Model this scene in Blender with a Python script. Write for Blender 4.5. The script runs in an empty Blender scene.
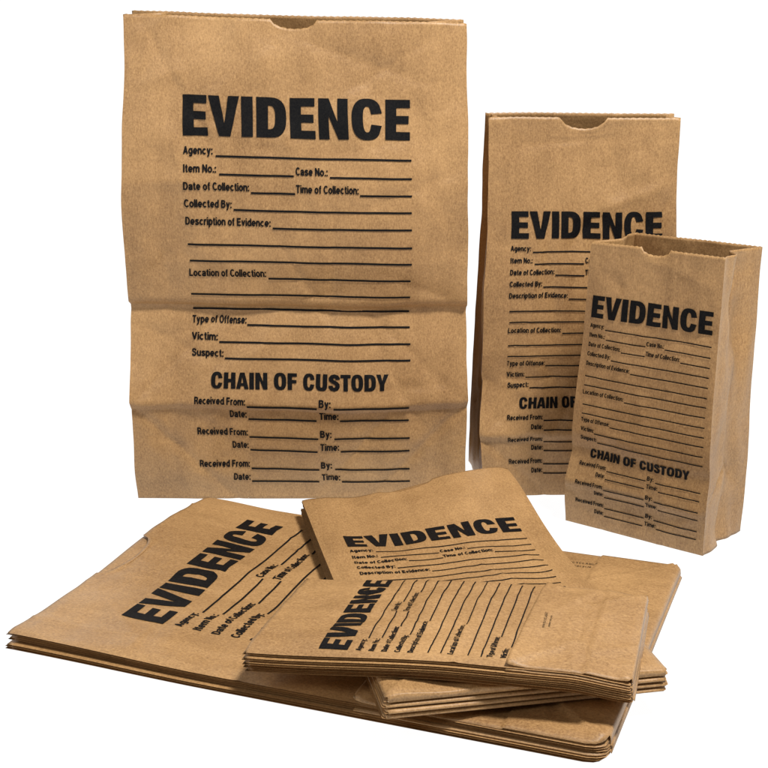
import bpy, bmesh, math, random, os
from mathutils import Vector, Matrix, noise
from mathutils.geometry import tessellate_polygon

scene = bpy.context.scene
col = scene.collection
random.seed(7)

# ------------------------------------------------------------ materials
def new_mat(name):
    m = bpy.data.materials.new(name)
    m.use_nodes = True
    nt = m.node_tree
    return m, nt, nt.nodes, nt.links, nt.nodes["Principled BSDF"]

def paper_mat(name, dark, light, seed=0.0, stretch=(1, 1, 0.3), streak=(60, 60, 4)):
    m, nt, N, L, b = new_mat(name)
    tc = N.new("ShaderNodeTexCoord")
    mp = N.new("ShaderNodeMapping")
    mp.inputs["Location"].default_value = (seed, seed * 2, seed * 3)
    L.new(tc.outputs["Object"], mp.inputs[0])
    mp2 = N.new("ShaderNodeMapping")
    mp2.inputs["Scale"].default_value = stretch
    L.new(mp.outputs[0], mp2.inputs[0])
    mp3 = N.new("ShaderNodeMapping")
    mp3.inputs["Scale"].default_value = streak
    L.new(mp.outputs[0], mp3.inputs[0])
    def noi(src, scale, det, rough=0.55):
        n = N.new("ShaderNodeTexNoise")
        n.inputs["Scale"].default_value = scale
        n.inputs["Detail"].default_value = det
        n.inputs["Roughness"].default_value = rough
        L.new(src.outputs[0], n.inputs["Vector"])
        return n
    fib = noi(mp2, 1000, 5, 0.75)
    mot = noi(mp, 9, 5, 0.55)
    spk = noi(mp, 620, 4, 0.7)
    stk = noi(mp3, 1.0, 3, 0.6)
    def math_(op, a, bb):
        n = N.new("ShaderNodeMath"); n.operation = op
        for i, v in enumerate((a, bb)):
            if isinstance(v, float): n.inputs[i].default_value = v
            else: L.new(v, n.inputs[i])
        return n.outputs[0]
    f = math_('ADD', math_('MULTIPLY', fib.outputs["Fac"], 0.42), math_('MULTIPLY', mot.outputs["Fac"], 0.26))
    f = math_('ADD', f, math_('MULTIPLY', spk.outputs["Fac"], 0.34))
    f = math_('ADD', f, math_('MULTIPLY', stk.outputs["Fac"], 0.14))
    rp = N.new("ShaderNodeValToRGB")
    rp.color_ramp.elements[0].position = 0.44; rp.color_ramp.elements[0].color = (*dark, 1)
    rp.color_ramp.elements[1].position = 0.71; rp.color_ramp.elements[1].color = (*light, 1)
    L.new(f, rp.inputs[0])
    L.new(rp.outputs[0], b.inputs["Base Color"])
    b.inputs["Roughness"].default_value = 0.46
    b.inputs["Specular IOR Level"].default_value = 0.42
    cr = noi(mp, 24, 3, 0.5)
    cr2 = noi(mp, 75, 3, 0.55)
    b1 = N.new("ShaderNodeBump"); b1.inputs["Strength"].default_value = 0.55; b1.inputs["Distance"].default_value = 0.004
    L.new(cr.outputs["Fac"], b1.inputs["Height"])
    b3 = N.new("ShaderNodeBump"); b3.inputs["Strength"].default_value = 0.45; b3.inputs["Distance"].default_value = 0.0012
    L.new(cr2.outputs["Fac"], b3.inputs["Height"])
    L.new(b1.outputs[0], b3.inputs["Normal"])
    b2 = N.new("ShaderNodeBump"); b2.inputs["Strength"].default_value = 0.35; b2.inputs["Distance"].default_value = 0.0006
    L.new(fib.outputs["Fac"], b2.inputs["Height"])
    L.new(b3.outputs[0], b2.inputs["Normal"])
    L.new(b2.outputs[0], b.inputs["Normal"])
    return m

PD = (0.190, 0.096, 0.034)
PL = (0.480, 0.280, 0.116)
MAT_STAND = [paper_mat("kraft_paper_a", PD, PL, 1.3), paper_mat("kraft_paper_b", PD, PL, 4.1), paper_mat("kraft_paper_c", PD, PL, 7.7)]
MAT_FLAT = [paper_mat("kraft_paper_flat_%d" % i, PD, PL, 2.2 * i + 11, (1, 0.3, 1), (60, 4, 60)) for i in range(3)]

m, nt, N, L, b = new_mat("black_ink")
tc = N.new("ShaderNodeTexCoord"); nn = N.new("ShaderNodeTexNoise"); nn.inputs["Scale"].default_value = 700
L.new(tc.outputs["Object"], nn.inputs["Vector"])
rp = N.new("ShaderNodeValToRGB")
rp.color_ramp.elements[0].position = 0.35; rp.color_ramp.elements[0].color = (0.002, 0.002, 0.003, 1)
rp.color_ramp.elements[1].position = 0.8; rp.color_ramp.elements[1].color = (0.010, 0.009, 0.008, 1)
L.new(nn.outputs["Fac"], rp.inputs[0]); L.new(rp.outputs[0], b.inputs["Base Color"])
b.inputs["Roughness"].default_value = 0.6; b.inputs["Specular IOR Level"].default_value = 0.12
INK = m

# ------------------------------------------------------------ printed form (built in millimetres, for the biggest bag)
def Zy(y):
    k = (y - 384) / 1317.0
    return 430.0 - 1190.0 * (0.2571 + k * 0.9664) / (0.9664 - k * 0.2571)
PX = 0.912
def Xx(x): return (x - 298) * PX

# a condensed bold sans drawn with strokes, cap height 10
def arc(cx, cy, rx, ry, a0, a1, n=16):
    return [(cx + rx * math.cos(math.radians(a0 + (a1 - a0) * k / n)), cy + ry * math.sin(math.radians(a0 + (a1 - a0) * k / n))) for k in range(n + 1)]
GL = {
 'o': (6.6, [arc(3.3, 3.7, 2.35, 2.85, 0, 360, 24)]),
 'c': (6.2, [arc(3.3, 3.7, 2.35, 2.85, 42, 318, 20)]),
 'e': (6.6, [arc(3.3, 3.7, 2.35, 2.85, 0, 318, 20), [(1.2, 3.55), (6.4, 3.55)]]),
 'a': (6.4, [[(1.1, 5.1), (1.5, 6.2), (3.1, 6.6), (4.8, 6.2), (5.25, 5.0), (5.25, 1.6), (5.5, 0.0)], [(5.2, 4.2), (2.8, 3.8), (1.4, 3.2), (1.0, 2.1), (1.4, 1.1), (2.7, 0.8), (4.2, 1.2), (5.2, 2.4)]]),
 'n': (6.4, [[(1, 0), (1, 7.4)], [(1, 4.6), (1.5, 5.9), (3.1, 6.6), (4.8, 6.0), (5.4, 4.7), (5.4, 0)]]),
 'm': (9.9, [[(1, 0), (1, 7.4)], [(1, 4.8), (1.5, 6.0), (2.8, 6.6), (4.4, 6.1), (4.95, 4.8), (4.95, 0)], [(4.95, 4.8), (5.5, 6.0), (6.8, 6.6), (8.4, 6.1), (8.9, 4.8), (8.9, 0)]]),
 'r': (4.1, [[(1, 0), (1, 7.4)], [(1, 4.4), (1.6, 5.9), (2.6, 6.5), (4.1, 6.5)]]),
 'u': (6.4, [[(1, 7.4), (1, 2.7), (1.6, 1.3), (3.2, 0.8), (4.8, 1.5), (5.4, 2.8)], [(5.4, 7.4), (5.4, 0)]]),
 't': (4.0, [[(2, 9.4), (2, 1.9), (2.5, 1.0), (3.9, 0.9)], [(0.1, 6.65), (3.8, 6.65)]]),
 'f': (3.9, [[(1.9, 0), (1.9, 7.9), (2.4, 8.9), (3.8, 9.15)], [(0.1, 6.65), (3.7, 6.65)]]),
 'i': (2.0, [[(1, 0), (1, 7.4)], [(1, 8.5), (1, 10.1)]]),
 'l': (2.0, [[(1, 0), (1, 10.1)]]),
 'd': (6.5, [arc(3.2, 3.7, 2.25, 2.85, 0, 360, 24), [(5.5, 0), (5.5, 10.1)]]),
 'p': (6.5, [arc(3.3, 3.7, 2.25, 2.85, 0, 360, 24), [(1, -2.8), (1, 7.4)]]),
 'g': (6.5, [arc(3.2, 3.8, 2.25, 2.75, 0, 360, 24), [(5.5, 7.4), (5.5, 0.2), (5.0, -1.3), (3.3, -2.0), (1.2, -1.5)]]),
 's': (6.0, [[(5.0, 5.2), (4.6, 6.2), (3.0, 6.6), (1.4, 6.2), (1.15, 5.1), (2.0, 4.2), (3.9, 3.5), (4.9, 2.6), (4.8, 1.4), (3.0, 0.8), (1.3, 1.2), (0.9, 2.3)]]),
 'v': (6.2, [[(0.95, 7.4), (3.1, 0.6)], [(3.1, 0.6), (5.25, 7.4)]]),
 'y': (6.3, [[(0.95, 7.4), (3.2, 1.0)], [(5.35, 7.4), (3.0, -0.6), (2.4, -1.8), (0.8, -1.95)]]),
 'A': (7.8, [[(0.95, 0), (3.9, 9.6)], [(3.9, 9.6), (6.85, 0)], [(2.0, 2.9), (5.8, 2.9)]]),
 'I': (2.2, [[(1.1, 0), (1.1, 10)]]),
 'L': (6.1, [[(1, 0), (1, 10)], [(1, 0.95), (6.0, 0.95)]]),
 'N': (7.3, [[(1, 0), (1, 10)], [(6.3, 0), (6.3, 10)], [(1.2, 9.4), (6.1, 0.6)]]),
 'C': (7.3, [arc(3.9, 5, 2.9, 4.2, 40, 320, 22)]),
 'O': (7.8, [arc(3.9, 5, 2.9, 4.2, 0, 360, 28)]),
 'D': (7.3, [[(1, 0), (1, 10)], [(1, 0.95), (3.0, 0.95)] + arc(3.2, 5, 3.1, 4.05, -75, 75, 12) + [(3.0, 9.05), (1, 9.05)]]),
 'E': (6.6, [[(1, 0), (1, 10)], [(1, 9.05), (6.4, 9.05)], [(1, 5.1), (6.0, 5.1)], [(1, 0.95), (6.5, 0.95)]]),
 'T': (6.6, [[(0, 9.05), (6.6, 9.05)], [(3.3, 0), (3.3, 9.05)]]),
 'B': (7.1, [[(1, 0), (1, 10)], [(1, 9.05), (3.8, 9.05), (5.3, 8.5), (5.6, 7.4), (5.1, 6.0), (3.8, 5.4), (1, 5.4)], [(3.8, 5.4), (5.5, 4.8), (6.1, 3.2), (5.5, 1.5), (3.9, 0.95), (1, 0.95)]]),
 'R': (7.2, [[(1, 0), (1, 10)], [(1, 9.05), (3.9, 9.05), (5.6, 8.4), (6.0, 7.0), (5.5, 5.5), (3.9, 4.8), (1, 4.8)], [(4.2, 4.8), (5.5, 3.6), (6.1, 0)]]),
 'S': (7.0, [[(5.9, 7.0), (5.4, 8.5), (3.5, 9.15), (1.7, 8.6), (1.2, 7.2), (2.0, 5.9), (3.6, 5.2), (5.3, 4.4), (5.9, 3.0), (5.3, 1.5), (3.5, 0.85), (1.6, 1.4), (1.0, 3.1)]]),
 'V': (7.4, [[(0.95, 10), (3.7, 0.6)], [(3.7, 0.6), (6.45, 10)]]),
 'F': (6.3, [[(1, 0), (1, 10)], [(1, 9.05), (6.2, 9.05)], [(1, 5.1), (5.6, 5.1)]]),
 'Y': (7.0, [[(0.9, 10), (3.5, 4.6)], [(6.1, 10), (3.5, 4.6)], [(3.5, 4.6), (3.5, 0)]]),
 '1': (4.0, [[(0.6, 7.6), (2.6, 9.6), (2.6, 0)]]),
 '0': (6.4, [arc(3.2, 5, 2.2, 4.2, 0, 360, 20)]),
 '%': (8.5, [arc(2, 7.4, 1.3, 1.8, 0, 360, 12), arc(6.5, 2.6, 1.3, 1.8, 0, 360, 12), [(6.6, 10), (1.9, 0)]]),
 '.': (2.2, [[(1.1, 0), (1.1, 2.0)]]),
 ':': (2.2, [[(1.1, 0), (1.1, 2.0)], [(1.1, 5.2), (1.1, 7.2)]]),
 ' ': (2.4, []),
}
def ribbon(pts, hw, hh):
    """offset a centre line to a ribbon; hw across, hh along the vertical"""
    L_, R_ = [], []
    n = len(pts); closed = math.hypot(pts[0][0] - pts[-1][0], pts[0][1] - pts[-1][1]) < 1e-6
    for k in range(n):
        a = pts[k - 1] if k > 0 else (pts[n - 2] if closed else pts[0])
        b3 = pts[k + 1] if k < n - 1 else (pts[1] if closed else pts[-1])
        p = pts[k]
        d1 = (p[0] - a[0], p[1] - a[1]); d2 = (b3[0] - p[0], b3[1] - p[1])
        l1 = math.hypot(*d1); l2 = math.hypot(*d2)
        if l1 < 1e-9: t = (d2[0] / l2, d2[1] / l2)
        elif l2 < 1e-9: t = (d1[0] / l1, d1[1] / l1)
        else: t = (d1[0] / l1 + d2[0] / l2, d1[1] / l1 + d2[1] / l2)
        l = math.hypot(*t) or 1
        t = (t[0] / l, t[1] / l)
        c = 1.0
        if l1 > 1e-9 and l2 > 1e-9:
            c = max(0.75, (d1[0] * t[0] + d1[1] * t[1]) / l1)
        nx_, ny_ = -t[1] * hw / c, t[0] * hh / c
        L_.append((p[0] + nx_, p[1] + ny_)); R_.append((p[0] - nx_, p[1] - ny_))
    vs = []; fs = []
    for a, b3 in zip(L_, R_): vs += [a, b3]
    for k in range(n - 1): fs.append([2 * k, 2 * k + 2, 2 * k + 3, 2 * k + 1])
    return vs, fs

def add_poly(bm, vs, fs):
    bv = [bm.verts.new((x, y, 0)) for x, y in vs]
    for f in fs:
        if len(f) > 4:
            tris = tessellate_polygon([[Vector((vs[i][0], vs[i][1], 0)) for i in f]])
            tris = [[f[t] for t in tr] for tr in tris]
        else:
            tris = [f]
        for tr in tris:
            A = 0
            for i in range(len(tr)):
                x0, y0 = vs[tr[i]]; x1, y1 = vs[tr[(i + 1) % len(tr)]]
                A += x0 * y1 - x1 * y0
            if abs(A) < 1e-9: continue
            if A < 0: tr = list(reversed(tr))
            try: bm.faces.new([bv[i] for i in tr])
            except ValueError: pass

def add_text(bm, s, x0, x1, zb, cap, hw=1.12, hh=0.98):
    x = 0; parts = []
    for ch in s:
        w, st = GL[ch]
        for p in st:
            vs, fs = ribbon(p, hw, hh)
            parts.append(([(x + a, c) for a, c in vs], fs))
        x += w + 0.85
    x -= 0.85
    k = (x1 - x0) / x; ky = cap / 10.0
    for vs, fs in parts:
        add_poly(bm, [(x0 + a * k, zb + c * ky) for a, c in vs], fs)

def rect(bm, x0, x1, z0, z1):
    add_poly(bm, [(x0, z0), (x1, z0), (x1, z1), (x0, z1)], [[0, 1, 2, 3]])

def spow(v, e): return math.copysign(abs(v) ** e, v)
def heavy(bm, word, x0, x1, z0, z1):
    """heavy condensed capitals, on a 40-unit cap height"""
    W = {'E': 24.5, 'F': 23.5, 'V': 31, 'Y': 30, 'I': 11, 'D': 28.5, 'N': 28, 'C': 28.5, 'H': 28.5, 'A': 31, 'O': 29.5, 'U': 28, 'S': 27, 'T': 26, ' ': 9}
    gap = {('E', 'V'): 1.2, ('V', 'I'): 1.8, ('H', 'A'): 1.6, ('A', 'I'): 1.8, ('S', 'T'): 1.5, ('T', 'O'): 1.5, ('D', 'Y'): 0.8}
    items = []; x = 0
    q4 = [[0, 1, 2, 3]]
    def box(a, b2, c, d): return ([(a, b2), (c, b2), (c, d), (a, d)], q4)
    for i, ch in enumerate(word):
        w = W[ch]; S = 10.8; T = 8.2
        P = []
        if ch in 'EF':
            P.append(box(0, 0, S, 40))
            if ch == 'E': P.append(box(S, 0, w, T))
            P.append(box(S, 16, w - 1.5, 24))
            P.append(box(S, 40 - T, w - .3, 40))
        elif ch == 'I':
            P.append(box(0, 0, w, 40))
        elif ch == 'T':
            P.append(box(0, 40 - T, w, 40)); P.append(box(w / 2 - S / 2, 0, w / 2 + S / 2, 40 - T))
        elif ch == 'H':
            P.append(box(0, 0, S, 40)); P.append(box(w - S, 0, w, 40)); P.append(box(S, 16, w - S, 24.5))
        elif ch == 'V':
            P.append(([(9.6, 0), (15.5, 0), (15.5, 12.5), (10.8, 40), (0, 40)], [list(range(5))]))
            P.append(([(15.5, 0), (21.4, 0), (31, 40), (20.2, 40), (15.5, 12.5)], [list(range(5))]))
        elif ch == 'A':
            P.append(([(0, 0), (10.2, 0), (15.5, 30), (15.5, 40), (9.6, 40)], [list(range(5))]))
            P.append(([(20.8, 0), (31, 0), (21.4, 40), (15.5, 40), (15.5, 30)], [list(range(5))]))
            P.append(([(11.4, 7.5), (19.6, 7.5), (18.4, 14.5), (12.6, 14.5)], q4))
        elif ch == 'Y':
            P.append(box(w / 2 - S / 2, 0, w / 2 + S / 2, 15.5))
            P.append(([(w / 2 - S / 2, 15.5), (w / 2, 15.5), (w / 2, 24), (10.8, 40), (0, 40)], [list(range(5))]))
            P.append(([(w / 2, 15.5), (w / 2 + S / 2, 15.5), (w, 40), (w - 10.8, 40), (w / 2, 24)], [list(range(5))]))
        elif ch == 'N':
            P.append(box(0, 0, 9.8, 40)); P.append(box(18.2, 0, 28, 40))
            P.append(([(9.8, 23), (18.2, 0), (18.2, 17), (9.8, 40)], q4))
        elif ch == 'O':
            vs = []; fs = []; n = 32
            for k in range(n):
                a = 2 * math.pi * k / n
                ca, sa = math.cos(a), math.sin(a)
                vs += [(w / 2 + w / 2 * spow(ca, .78), 20 + 20.6 * spow(sa, .78)), (w / 2 + (w / 2 - 10.6) * spow(ca, .78), 20 + 12.8 * spow(sa, .78))]
            for k in range(n): fs.append([2 * k, (2 * k + 2) % (2 * n), (2 * k + 3) % (2 * n), 2 * k + 1])
            P.append((vs, fs))
        elif ch == 'U':
            P.append(box(0, 14, S, 40)); P.append(box(w - S, 14, w, 40))
            vs = []; fs = []; n = 16
            for k in range(n + 1):
                a = math.pi + math.pi * k / n
                ca, sa = math.cos(a), math.sin(a)
                vs += [(w / 2 + w / 2 * spow(ca, .75), 14 + 14.6 * spow(sa, .75)), (w / 2 + (w / 2 - S) * spow(ca, .75), 14 + 6.4 * spow(sa, .75))]
            for k in range(n): fs.append([2 * k, 2 * k + 2, 2 * k + 3, 2 * k + 1])
            P.append((vs, fs))
        elif ch == 'S':
            cl = [(22, 27.5), (21.6, 30.5), (19, 34.6), (13.5, 36.2), (8, 34.6), (5.3, 30.5), (5.8, 26.5), (9.5, 23.4), (14, 21.2), (18, 18.8), (21.4, 15), (21.7, 9.8), (19, 5.6), (13.5, 3.9), (8, 5.4), (5.3, 9.2), (5, 13)]
            vs, fs = ribbon(cl, 5.2, 4.4)
            P.append((vs, fs))
        elif ch == 'D':
            pts = [(0, 0)]; inn = [(S, T)]
            n = 14
            for k in range(n + 1):
                a = -math.pi / 2 + math.pi * k / n
                ca, sa = math.cos(a), math.sin(a)
                px = 12 + (w - 12) * abs(ca) ** 0.75
                py = 20 + 20 * spow(sa, 0.75)
                qx = 11.5 + (w - S - 11.5) * abs(ca) ** 0.7
                qy = 20 + (20 - T) * spow(sa, 0.7)
                pts.append((px, py)); inn.append((qx, qy))
            pts.append((0, 40)); inn.append((S, 40 - T))
            nn_ = len(pts); vs = pts + inn
            fs = [[k, k + 1, nn_ + k + 1, nn_ + k] for k in range(nn_ - 1)]
            fs.append([0, nn_, 2 * nn_ - 1, nn_ - 1])
            P.append((vs, fs))
        elif ch == 'C':
            vs = []; fs = []
            n = 26
            a0 = math.radians(28); a1 = math.radians(332)
            cx = w / 2
            for k in range(n + 1):
                a = a0 + (a1 - a0) * k / n
                ca, sa = math.cos(a), math.sin(a)
                e = 0.78
                ox = cx + (w / 2) * spow(ca, e); oy = 20 + 20.6 * spow(sa, e)
                ix = cx + (w / 2 - 10.4) * spow(ca, e); iy = 20 + 12.8 * spow(sa, e)
                if k == 0: ox, oy, ix, iy = w, 26.2, w - 10.2, 25
                if k == n: ox, oy, ix, iy = w, 13.8, w - 10.2, 15
                vs += [(ox, oy), (ix, iy)]
            for k in range(n): fs.append([2 * k, 2 * k + 2, 2 * k + 3, 2 * k + 1])
            P.append((vs, fs))
        for vs, fs in P:
            items.append(([(x + px, py) for px, py in vs], fs))
        x += w + (gap.get((ch, word[i + 1]), 3.4) if i < len(word) - 1 else 0)
    for vs, fs in items:
        add_poly(bm, [(x0 + px / x * (x1 - x0), z0 + py / 40 * (z1 - z0)) for px, py in vs], fs)

def build_form():
    bm = bmesh.new()
    heavy(bm, "EVIDENCE", Xx(184), Xx(411), Zy(138), Zy(98))
    C = 7.0
    rows = [("Agency:", 184, 213, 156, 216, 412), ("Item No.:", 184, 216, 173.5, 219, 293), ("Case No.:", 295, 327, 174, 329, 412),
            ("Date of Collection:", 184, 249, 190.5, 250.5, 294), ("Time of Collection:", 295, 358, 191, 359.5, 412),
            ("Collected By:", 184, 231, 207.5, 233, 412), ("Description of Evidence:", 184.5, 270, 224.5, 272, 412),
            (None, 0, 0, 242, 186, 412), (None, 0, 0, 258, 187, 412),
            ("Location of Collection:", 186, 264, 275, 266, 411), (None, 0, 0, 292, 187, 411), (None, 0, 0, 308, 187, 411),
            ("Type of Offense:", 187, 242, 323.5, 243, 411), ("Victim:", 187, 213, 340, 214.5, 411), ("Suspect:", 187, 219, 355.5, 220.5, 411)]
    for y in (401, 432.5, 465):
        rows.append(("Received From:", 190, 242, y, 243.5, 315)); rows.append(("By:", 317, 329, y, 332, 410))
        rows.append(("Date:", 225, 242, y + 13.3, 243.5, 314)); rows.append(("Time:", 317, 337, y + 13.3, 338.5, 410))
    for s, x0, x1, y, l0, l1 in rows:
        zb = Zy(y)
        if s: add_text(bm, s, Xx(x0), Xx(x1), zb, C)
        rect(bm, Xx(l0), Xx(l1), zb - 2.2, zb - 0.5)
    heavy(bm, "CHAIN OF CUSTODY", Xx(207), Xx(389), Zy(385.5), Zy(370))
    def slices(axis, a, b, st):
        k = a
        while k < b:
            co = [0, 0, 0]; no = [0, 0, 0]; co[axis] = k; no[axis] = 1
            bmesh.ops.bisect_plane(bm, geom=bm.verts[:] + bm.edges[:] + bm.faces[:], plane_co=co, plane_no=no, dist=1e-5)
            k += st
    slices(0, -108.03, 108, 5)
    slices(1, 0.02, 400, 4)
    bm.verts.index_update()
    vs = [(v.co.x / 1000, v.co.y / 1000) for v in bm.verts]
    fs = [[v.index for v in f.verts] for f in bm.faces]
    bm.free()
    return vs, fs
FORM_V, FORM_F = build_form()
FORM_B = 0.0207

def small_mark():
    bm = bmesh.new()
    add_text(bm, "100% RECYCLABLE", -16.5, 16.5, 4, 2.6, 0.6, 0.6)
    add_text(bm, "please recycle", -12, 12, -1.5, 2.4, 0.6, 0.6)
    bm.verts.index_update()
    vs = [(v.co.x / 1000, v.co.y / 1000) for v in bm.verts]
    fs = [[v.index for v in f.verts] for f in bm.faces]
    bm.free(); return vs, fs

# ------------------------------------------------------------ helpers
def mesh_obj(name, vs, fs, mat, smooth=True, sharp=None):
    me = bpy.data.meshes.new(name)
    me.from_pydata(vs, [], fs)
    me.materials.append(mat)
    me.update()
    if smooth:
        me.polygons.foreach_set("use_smooth", [True] * len(me.polygons))
    if sharp:
        for e in me.edges:
            a, b2 = e.vertices
            if a in sharp and b2 in sharp and sharp[a] == sharp[b2]:
                e.use_edge_sharp = True
    ob = bpy.data.objects.new(name, me)
    col.objects.link(ob)
    return ob

def lettering(surf, s, zoff, eps, zmin=None, forms=None, lift=0.0005, mapf=None, sx=None, xoff=0.0, shear=0.0):
    V, F = forms if forms else (FORM_V, FORM_F)
    if sx is None: sx = s
    out = []
    keep = [True] * len(V)
    for i, (x, z) in enumerate(V):
        X, Z = mapf(x, z) if mapf else (x * sx + xoff, zoff + (z - FORM_B) * s)
        Z += shear * X
        if zmin is not None and Z < zmin(X): keep[i] = False
        p = surf(X, Z); px = surf(X + eps, Z); pz = surf(X, Z + eps)
        n = (px - p).cross(pz - p)
        n.normalize()
        out.append(p + n * lift)
    fs = [f for f in F if all(keep[i] for i in f)]
    used = sorted({i for f in fs for i in f}); mp = {a: k for k, a in enumerate(used)}
    return [out[i] for i in used], [[mp[i] for i in f] for f in fs]

def ridge_lines(n, w, h, amp, rnd):
    R = []
    for _ in range(n):
        a = rnd.uniform(0, math.pi)
        R.append((rnd.uniform(-w / 2, w / 2), rnd.uniform(0, h), math.cos(a), math.sin(a), rnd.uniform(0.015, 0.09), rnd.uniform(-amp, amp), rnd.uniform(0.003, 0.008)))
    return R
def ridges(R, x, z):
    d = 0
    for cx, cz, ca, sa, ln, am, wd in R:
        dx, dz = x - cx, z - cz
        t = dx * ca + dz * sa; q = -dx * sa + dz * ca
        if abs(t) < ln:
            d += am * (1 - (t / ln) ** 2) * math.exp(-abs(q) / wd)
    return d
def seg_ridge(x, z, x0, z0, x1, z1, am, wd=0.003):
    dx, dz = x1 - x0, z1 - z0
    t = ((x - x0) * dx + (z - z0) * dz) / (dx * dx + dz * dz)
    t = min(1, max(0, t))
    q = math.hypot(x - x0 - t * dx, z - z0 - t * dz)
    return am * math.exp(-q / wd)
def sm(t):
    t = min(1, max(0, t)); return t * t * (3 - 2 * t)
def lerp(a, b2, t): return a + (b2 - a) * t
def piece(pts, z):
    for (za, ya), (zb, yb) in zip(pts, pts[1:]):
        if z <= zb: return ya + (yb - ya) * (z - za) / (zb - za)
    return pts[-1][1]

# ------------------------------------------------------------ standing bag
def standing(loc, rot, W0, W1, H, D0, D1, g0, g1, lean, bulge, seed, mat, fs_, foff, label, tiltx=0.0, back_up=0.004, nw=0.04, nd=0.008, step=0.003, prof_amp=0.010, skew=0.0, fsx=None, fxo=0.0, gm_=0.006, fold=(0.5, 1.0), lip=0.002, lipA=0.002, wmod=0.003, nr=50, ramp=0.0021, wamp=0.0065, pleat=0.002, gfold=0.0025):
    rnd = random.Random(seed)
    R = ridge_lines(nr, W0, H, ramp, rnd)
    so = Vector((seed * 3.1, seed * 1.7, 0))
    zA, zB = D0 * fold[0], D0 * fold[1]
    def prof(x, z):
        a = prof_amp * (0.85 + 0.7 * noise.noise(Vector((x * 9, seed, 0))))
        # the fold lines run slightly crooked
        z = z + 0.0028 * noise.noise(Vector((x * 12, seed * 2.0, 5))) * sm(z / 0.03)
        return piece([(0, 0), (zA - 0.0035, a - lipA - 0.001), (zA, a), (zA + 0.004, a), (zB - 0.004, -0.02 * a), (zB, -0.05 * a), (zB + 0.0035, lip), (zB * 1.22, 0.55 * a + lip * .6), (zB * 1.6, 0.8 * a), (H, 0)], z)
    def wob(p, amp=wamp):
        q = Vector((p[0] * 7, p[1] * 7, p[2] * 6)) + so
        n1 = noise.noise_vector(q) * amp
        n2 = noise.noise_vector(q * 3.1) * amp * 0.38
        n3 = noise.noise_vector(q * 8) * amp * 0.10
        k = sm(p[2] / 0.03) * 0.85 + 0.15
        v = (n1 + n2 + n3) * k
        v.x *= 0.6
        v.z *= 0.2 * sm(p[2] / 0.05)
        return v
    def front(x, z):
        v = z / H
        w = lerp(W0, W1, v) + piece([(0, 0), (zA - .002, wmod * .3), (zA + 0.002, wmod), (zB - .002, -wmod * .7), (zB + .003, wmod * .3), (zB * 1.5, wmod * .6), (H, 0)], z)
        u = x / W0
        y = lean * v - prof(x, z) - bulge * (1 - min(1, (2 * u) ** 2)) * math.sin(math.pi * min(1, v * 0.9 + 0.1))
        y += seg_ridge(x, z, -W0 / 2, zA, -W0 / 2 + zA, 0, pleat) + seg_ridge(x, z, W0 / 2, zA, W0 / 2 - zA, 0, pleat)
        y += seg_ridge(x, z, -W0 / 2, zA, -W0 / 2 + zB - zA, zB, pleat * .8) + seg_ridge(x, z, W0 / 2, zA, W0 / 2 - zB + zA, zB, pleat * .8)
        edge = sm((0.5 - abs(u)) / 0.08)
        y += ridges(R, x, z) * edge
        zz = z + tiltx * u * v
        q = max(0, 1 - (x / (nw / 2)) ** 2)
        zz -= nd * math.sqrt(q) * sm((z - (H - 0.02)) / 0.02)
        p = Vector((u * w + skew * v, y, zz))
        return p + wob(p)
    def back(x, z):
        v = z / H; w = lerp(W0, W1, v); u = x / W0
        p = Vector((u * w + skew * v, lean * v + lerp(D0, D1, v), z + (tiltx * u + back_up) * v))
        return p + wob(p)
    nx = int(W0 / step); nz = int(H / step)
    zs = [H * k / nz for k in range(nz + 1)]
    for c in (zA - 0.0035, zA, zA + 0.004, zB - 0.004, zB, zB + 0.0035):
        k = min(range(len(zs)), key=lambda i: abs(zs[i] - c)); zs[k] = c
    zs = sorted(set(zs))
    ns = 20
    verts = []; faces = []; ncol = None; sharp = {}
    def side_in(s, z, g, sd):
        i = g * (1 - abs(2 * s - 1)) ** 0.8
        b3 = math.sin(math.pi * s)
        i += gm_ * b3 * (noise.noise(Vector((s * 2.2, z * 11, sd))) + 0.5 * noise.noise(Vector((s * 5, z * 30, sd))))
        i += 0.0025 * b3 * math.exp(-abs(z - D0 / 2 - (D0 / 2) * (1 - abs(2 * s - 1))) / 0.002)
        i += gfold * b3 * math.exp(-abs(s - 0.5) / 0.05)
        return i
    for r, z in enumerate(zs):
        last = r == len(zs) - 1
        v = z / H; g = lerp(g0, g1, v)
        row = []
        xs = [-W0 / 2 + W0 * k / nx for k in range(nx + 1)]
        for k, x in enumerate(xs):
            p = front(x, z)
            if last: p.z += 0.0003 * (1 if k % 2 else -1)
            row.append(p)
        f1, b1 = row[-1], back(W0 / 2, z)
        f0, b0 = row[0], back(-W0 / 2, z)
        c1 = len(row) - 1
        for k in range(1, ns):
            s = k / ns
            p = f1.lerp(b1, s); row.append(p - Vector((side_in(s, z, g, seed + 3), 0, 0)))
        c2 = len(row)
        for k, x in enumerate(reversed(xs)):
            p = back(x, z)
            if last: p.z += 0.0003 * (1 if k % 2 else -1)
            row.append(p)
        c3 = len(row) - 1
        for k in range(1, ns):
            s = 1 - k / ns
            p = f0.lerp(b0, s); row.append(p + Vector((side_in(s, z, g, seed + 9), 0, 0)))
        ncol = len(row); base = len(verts)
        for ci, c in enumerate((0, c1, c2, c3)): sharp[base + c] = ci
        verts += row
    for r in range(len(zs) - 1):
        for c in range(ncol):
            a = r * ncol + c; b2 = r * ncol + (c + 1) % ncol
            faces.append([a, b2, b2 + ncol, a + ncol])
    cen = Vector((0, D0 / 2, 0.001)); verts.append(cen)
    for c in range(ncol): faces.append([len(verts) - 1, (c + 1) % ncol, c])
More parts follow.
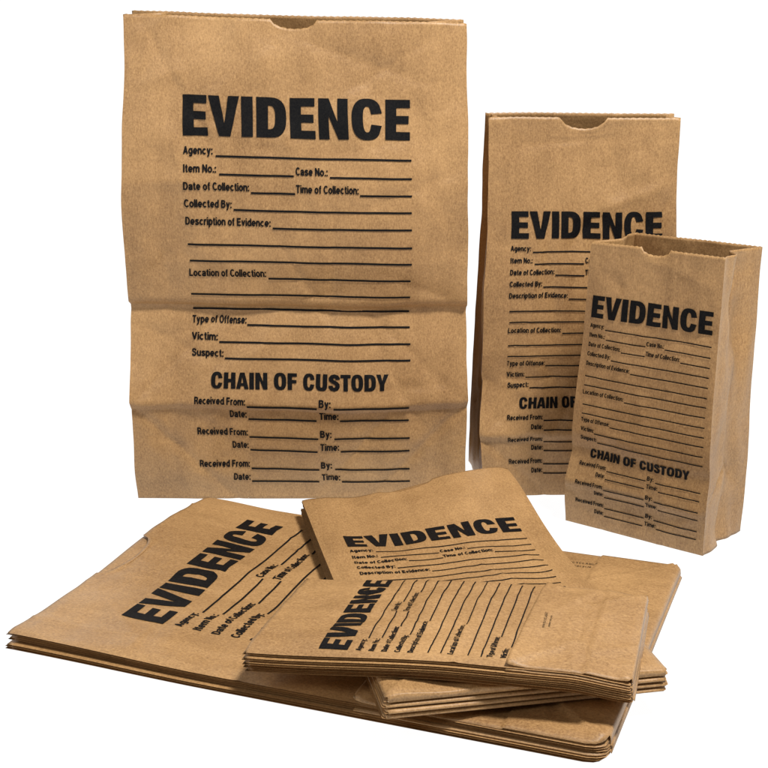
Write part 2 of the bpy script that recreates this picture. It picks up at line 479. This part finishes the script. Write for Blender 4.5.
    ob = mesh_obj("paper_bag", verts, faces, mat, sharp=sharp)
    so_ = ob.modifiers.new("paper_thickness", 'SOLIDIFY'); so_.thickness = 0.00035; so_.offset = -1
    ob.location = (loc[0], loc[1], 0.0006); ob.rotation_euler = (0, 0, rot)
    tv, tf = lettering(front, fs_, foff, 0.0015, sx=fsx, xoff=fxo, lift=0.0006)
    t = mesh_obj("printed_lettering", tv, tf, INK)
    t.parent = ob
    t["label"] = "black printed evidence form with headline and ruled lines"
    ob["label"] = label; ob["category"] = "paper bag"; ob["group"] = "kraft paper evidence bags"
    return ob

standing((-0.0785, 1.190), math.radians(0.0), 0.313, 0.301, 0.4415, 0.165, 0.05, 0.006, 0.03, 0.0, 0.006, 3, MAT_STAND[0], 1.0, 0.0207,
         "largest brown kraft evidence bag, standing upright behind flat stacks", tiltx=-0.008, fxo=0.002, prof_amp=0.019, lip=0.0055, lipA=0.004, fold=(0.578, 1.135), nr=80, ramp=0.0020)
standing((0.183, 1.200), math.radians(3.0), 0.179, 0.175, 0.3570, 0.108, 0.020, 0.004, 0.008, 0.0, 0.004, 5, MAT_STAND[1], 0.705, 0.0235,
         "medium tall brown kraft bag standing, partly covered by smaller bag", nw=0.042, nd=0.010, skew=-0.004, prof_amp=0.011, fsx=0.69, fxo=0.004, back_up=0.003, lip=0.0003, lipA=0.0025, fold=(0.56, 1.08), pleat=0.0015, nr=60)
a_small = math.radians(-39)
cx = 0.166 + 0.0675 * math.cos(a_small); cy = 1.130 + 0.0675 * math.sin(a_small)
standing((cx, cy), a_small, 0.135, 0.120, 0.2570, 0.075, 0.075, 0.002, 0.007, 0.0, 0.002, 8, MAT_STAND[2], 0.555, 0.0145,
         "small brown kraft evidence bag standing open, turned to show its side", nw=0.03, nd=0.006, step=0.0025, prof_amp=0.005,
         skew=0.009, tiltx=-0.002, back_up=-0.001, fsx=0.585, fxo=0.001, lip=0.0008, lipA=0.0008, wmod=0.001, fold=(0.5, 0.95), gm_=0.009,
         nr=30, ramp=0.0014, wamp=0.0045, pleat=0.0006, gfold=0.0014)

# ------------------------------------------------------------ flat bags
def flat(loc, rot, W, L, D, zbase, warp, seed, mat, label, h=0.0022, s_form=None, foff=0.02, top=False, step=0.006, g=0.02, mark=None, fxo=0.0, rc=0.002, slant=0.0, pl=1.0, shear=0.0, notch=0.05):
    rnd = random.Random(seed)
    R = ridge_lines(50 if top else 4, W, L, 0.0016, rnd)
    if top: step = min(step, 0.003)
    def pinch(y): return sm(y / 0.004) * 0.8 + 0.2
    def cornr(x, y):
        d = rc - y
        if d <= 0: return x
        hw = W / 2 - (rc - math.sqrt(max(0, rc * rc - d * d))) * 0.9
        return x * hw / (W / 2)
    def topf(x, y):
        z = h * (0.5 + 0.5 * pinch(y)) + warp(x, y)
        ed = sm((W / 2 - abs(x)) / 0.01)
        if top:
            n_ = noise.noise(Vector((x * 14, y * 14, seed))) + 0.45 * noise.noise(Vector((x * 42, y * 42, seed)))
            z += (abs(ridges(R, x, y)) + 0.0022 * (n_ + 0.5)) * ed
            z += seg_ridge(x, y, -W / 2, D * 1.5, W / 2, D * 1.5, 0.0008, 0.002)
            for sx in (-1, 1):
                z += seg_ridge(x, y, sx * (W / 2 - g), D, sx * (W / 2 - g), L, 0.0006, 0.002)
        z -= 0.0005 * (1 - sm((W / 2 - abs(x)) / 0.004))
        q = max(0, 1 - (x / (W * 0.12)) ** 2)
        yy = y - notch * W * math.sqrt(q) * sm((y - (L - 0.02)) / 0.02)
        return Vector((cornr(x, y), yy + shear * x, z))
    def botf(x, y): return Vector((cornr(x, y), y + shear * x + 0.0015 * sm((y - L + 0.02) / 0.02), h * 0.5 * (1 - pinch(y)) + warp(x, y)))
    def gus(x, y, f): return Vector((x, y + shear * x, h * f + warp(x, y)))
    nx = max(12, int(W / step)); ny = int(L / step)
    xs = [-W / 2 + W * k / nx for k in range(nx + 1)]
    ys = [0, rc * 0.1, rc * 0.25, rc * 0.5] + [rc + (L - rc) * k / ny for k in range(ny + 1)]
    verts = []; faces = []; sharp = {}
    for r, y in enumerate(ys):
        row = [topf(x, y) for x in xs]
        c1 = nx
        cr_ = (cornr(W / 2, y) / (W / 2))
        row += [gus((W / 2 - g * 0.5) * cr_, y, 0.6), gus((W / 2 - g) * cr_, y, 0.5), gus((W / 2 - g * 0.5) * cr_, y, 0.4)]
        c2 = len(row)
        row += [botf(x, y) for x in reversed(xs)]
        c3 = len(row) - 1
        row += [gus((-W / 2 + g * 0.5) * cr_, y, 0.4), gus((-W / 2 + g) * cr_, y, 0.5), gus((-W / 2 + g * 0.5) * cr_, y, 0.6)]
        base = len(verts); ncol = len(row)
        for ci, c in enumerate((0, c1, c2, c3)): sharp[base + c] = ci
        verts += row
    for r in range(len(ys) - 1):
        for c in range(ncol):
            a = r * ncol + c; b2 = r * ncol + (c + 1) % ncol
            faces.append([a, b2, b2 + ncol, a + ncol])
    ob = mesh_obj("paper_bag", verts, faces, mat, sharp=sharp)
    md = ob.modifiers.new("paper_thickness", 'SOLIDIFY'); md.thickness = 0.0003; md.offset = 0
    ob.location = (loc[0], loc[1], zbase); ob.rotation_euler = (0, 0, rot)
    ob["label"] = label; ob["category"] = "paper bag"; ob["group"] = "kraft paper evidence bags"
    # bottom panel folded up over the printed face
    def flapf(x, y):
        yy = y * (1 + slant * x / D)
        p = topf(x, max(0, yy))
        z = p.z + 0.0013 + (0.0004 if y > D * 0.85 else 0)
        if top:
            z += 0.0016 * sm((y - D * 0.7) / (D * 0.3)) * (0.7 + noise.noise(Vector((x * 30, seed, 1))))
            for sx in (-1, 1):
                inside = abs(x) - (W / 2 - D * 0.5 + abs(y - D * 0.5))
                if sx * x > 0: z -= 0.0010 * pl * sm(inside / 0.0025 + 0.5)
                z += seg_ridge(x, y, sx * (W / 2 - D * 0.5), D * 0.5, sx * W / 2, 0, 0.0011 * pl, 0.0018)
                z += seg_ridge(x, y, sx * (W / 2 - D * 0.5), D * 0.5, sx * W / 2, D, 0.0011 * pl, 0.0018)
            z += seg_ridge(x, y, -W / 2, D * 0.5, W / 2, D * 0.5, -0.0013, 0.0014)
            z += 0.0013 * pl * sm((D * 0.40 - y) / 0.002)
            z += seg_ridge(x, y, -W / 2, D * 0.62, W / 2, D * 0.62, 0.0008, 0.0014)
        return Vector((p.x, yy + shear * x, max(z, p.z + 0.0006)))
    fx = nx; fv = []; ff = []
    fy_n = max(8, int(D / (step * (0.6 if top else 1))))
    fys = [-0.0006, 0.0, rc * 0.1, rc * 0.25, rc * 0.5] + [rc + (D - rc) * k / fy_n for k in range(fy_n + 1)]
    x2 = [-(W / 2 - 0.0006) + (W - 0.0012) * k / fx for k in range(fx + 1)]
    for x in x2: fv.append(Vector((cornr(x, 0), -0.0011 + shear * x, h * 0.4 + warp(x, 0))))
    for r, y in enumerate(fys):
        for x in x2: fv.append(flapf(x, y) - Vector((0, 0, 0.0006 if r == 0 else 0)))
    for r in range(len(fys)):
        for c in range(fx):
            a = r * (fx + 1) + c
            ff.append([a, a + 1, a + fx + 2, a + fx + 1])
    fl = mesh_obj("bottom_flap", fv, ff, mat)
    md = fl.modifiers.new("paper_thickness", 'SOLIDIFY'); md.thickness = 0.0005; md.offset = 0
    fl.parent = ob
    if s_form:
        tv, tf = lettering(topf, s_form, foff, 0.002, zmin=lambda X: D + slant * X + 0.001, lift=0.0006, xoff=fxo)
        t = mesh_obj("printed_lettering", tv, tf, INK); t.parent = ob
        t["label"] = "black printed evidence form with headline and ruled lines"
    if mark:
        mx, my, ang, sc = mark
        def mf(x, z):
            return (mx + sc * (x * math.cos(ang) - z * math.sin(ang)), my + sc * (x * math.sin(ang) + z * math.cos(ang)))
        tv, tf = lettering(flapf, 1, 0, 0.002, forms=small_mark(), lift=0.0008, mapf=mf)
        t = mesh_obj("printed_mark", tv, tf, INK); t.parent = ob
    return ob

# --- large flat bags
thL = math.radians(69.1)
LW, LL = 0.301, 0.432
def warpL(x, y):
    e = sm((y - 0.27) / 0.16)
    return 0.0026 * e * (1 + math.sin(x * 26 + 0.6)) + 0.0016 * (1 + noise.noise(Vector((x * 6, y * 6, 2.2)))) * e + 0.003 * sm((y - 0.36) / 0.07) * sm((x + 0.02) / 0.1)
rl = random.Random(21)
for i in range(4):
    top = i == 3
    dx = 0 if top else rl.uniform(-0.002, 0.002); dy = 0 if top else rl.uniform(-0.003, 0.003)
    flat((0.1875 + dx, 0.853 + dy), thL + (0 if top else rl.uniform(-0.006, 0.006)), LW, LL, 0.165, 0.0004 + i * 0.0031,
         (lambda x, y, k=i: warpL(x, y) * (0.55 + 0.15 * k)), 30 + i, MAT_FLAT[i % 3],
         "large brown kraft evidence bag lying flat on top of its stack" if top else "large brown kraft evidence bag lying flat within the bottom stack",
         s_form=1.0 if top else None, foff=0.0175, top=top, g=0.03, mark=(0.116, 0.080, math.radians(-80), 1.1) if top else None, fxo=0.008, rc=0.012, pl=1.8, h=0.0020)
# --- medium flat bags
thM = math.radians(11.4)
MW, ML = 0.188, 0.366
def warpM(x, y):
    return 0.016 * sm((x + 0.06) / 0.15) * sm((y - 0.19) / 0.18) + 0.002 * sm((y - 0.25) / 0.1) * (1 + math.sin(x * 30))
for i in range(4):
    top = i == 3
    dx = 0 if top else rl.uniform(-0.002, 0.002); dy = 0 if top else rl.uniform(-0.002, 0.002)
    flat((0.092 + dx, 0.757 + dy), thM + (0 if top else rl.uniform(-0.006, 0.006)), MW, ML, 0.108, 0.0182 + i * 0.0034,
         warpM, 50 + i, MAT_FLAT[(i + 1) % 3],
         "medium brown kraft evidence bag lying flat on top of its stack" if top else "medium brown kraft evidence bag lying flat inside a middle stack",
         s_form=0.70 if top else None, foff=0.022, top=top, g=0.02, rc=0.002, fxo=-0.001)
# --- small flat bags
thS = math.radians(78.0)
SW, SL = 0.127, 0.246
def warpS(x, y):
    return -0.009 * sm((y - 0.10) / 0.16) + 0.0012 * (1 + math.sin(x * 38 + y * 11)) - 0.004 * (1 - sm(y / 0.04))
for i in range(5):
    top = i == 4
    dx = 0 if top else rl.uniform(-0.0015, 0.0015); dy = 0 if top else rl.uniform(-0.0015, 0.0015)
    flat((0.1670 + dx, 0.7895 + dy), thS + (0 if top else rl.uniform(-0.006, 0.006)), SW, SL, 0.073, 0.0372 + i * 0.0029,
         warpS, 70 + i, MAT_FLAT[(i + 2) % 3],
         "small brown kraft evidence bag lying flat on top of its stack" if top else "small brown kraft evidence bag lying flat inside the upper stack",
         h=0.0018, s_form=0.55 if top else None, foff=0.0035, top=top, g=0.016, step=0.005, mark=(-0.004, 0.058, math.radians(4), 0.6) if top else None, rc=0.002,
         slant=-0.06, shear=-0.055, pl=1.2, notch=0.0)

# ------------------------------------------------------------ white sweep, self-lit by its material
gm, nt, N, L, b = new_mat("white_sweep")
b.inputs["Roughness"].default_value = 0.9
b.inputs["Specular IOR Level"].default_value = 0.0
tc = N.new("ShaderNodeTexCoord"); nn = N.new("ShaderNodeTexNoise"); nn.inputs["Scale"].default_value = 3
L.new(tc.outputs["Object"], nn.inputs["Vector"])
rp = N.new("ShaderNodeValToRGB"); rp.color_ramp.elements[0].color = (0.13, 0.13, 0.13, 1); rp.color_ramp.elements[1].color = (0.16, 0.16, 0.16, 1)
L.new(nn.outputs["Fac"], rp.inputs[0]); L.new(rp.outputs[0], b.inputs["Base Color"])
b.inputs["Emission Color"].default_value = (1, 1, 1, 1); b.inputs["Emission Strength"].default_value = 0.97  # added glow keeps the sweep white and washes out the bags' shadows
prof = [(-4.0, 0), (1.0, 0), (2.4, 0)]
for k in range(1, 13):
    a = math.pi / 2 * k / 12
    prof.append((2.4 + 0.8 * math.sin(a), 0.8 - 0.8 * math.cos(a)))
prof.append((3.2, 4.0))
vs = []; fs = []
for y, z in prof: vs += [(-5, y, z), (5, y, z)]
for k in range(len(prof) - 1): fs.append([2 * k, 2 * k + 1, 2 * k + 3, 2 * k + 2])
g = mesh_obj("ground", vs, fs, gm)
g["kind"] = "structure"

# ------------------------------------------------------------ light
w = bpy.data.worlds.new("World"); scene.world = w; w.use_nodes = True
w.node_tree.nodes["Background"].inputs[0].default_value = (1, 1, 1, 1)
w.node_tree.nodes["Background"].inputs[1].default_value = 0.10
def area(loc, tgt, size, e, c=(1, 1, 1)):
    ld = bpy.data.lights.new("softbox", 'AREA'); ld.size = size; ld.energy = e; ld.color = c
    o = bpy.data.objects.new("softbox", ld); col.objects.link(o)
    o.location = loc
    o.rotation_euler = (Vector(tgt) - Vector(loc)).to_track_quat('-Z', 'Y').to_euler()
area((0.62, 0.42, 1.80), (0.0, 1.0, 0.1), 0.30, 54, (1, 0.98, 0.95))
area((-1.0, -0.1, 1.1), (-0.1, 1.0, 0.1), 0.5, 6, (1, 0.98, 0.96))

# ------------------------------------------------------------ camera
cd = bpy.data.cameras.new("camera"); cam = bpy.data.objects.new("camera", cd); col.objects.link(cam)
cam.location = (0, 0, 0.43)
cam.rotation_euler = (math.radians(90 - 14.9), 0, 0)
cd.sensor_width = 36; cd.lens = 36 * 1317 / 768
cd.clip_start = 0.05; cd.clip_end = 50
scene.camera = cam
scene.view_settings.view_transform = 'Standard'
scene.view_settings.look = 'None'
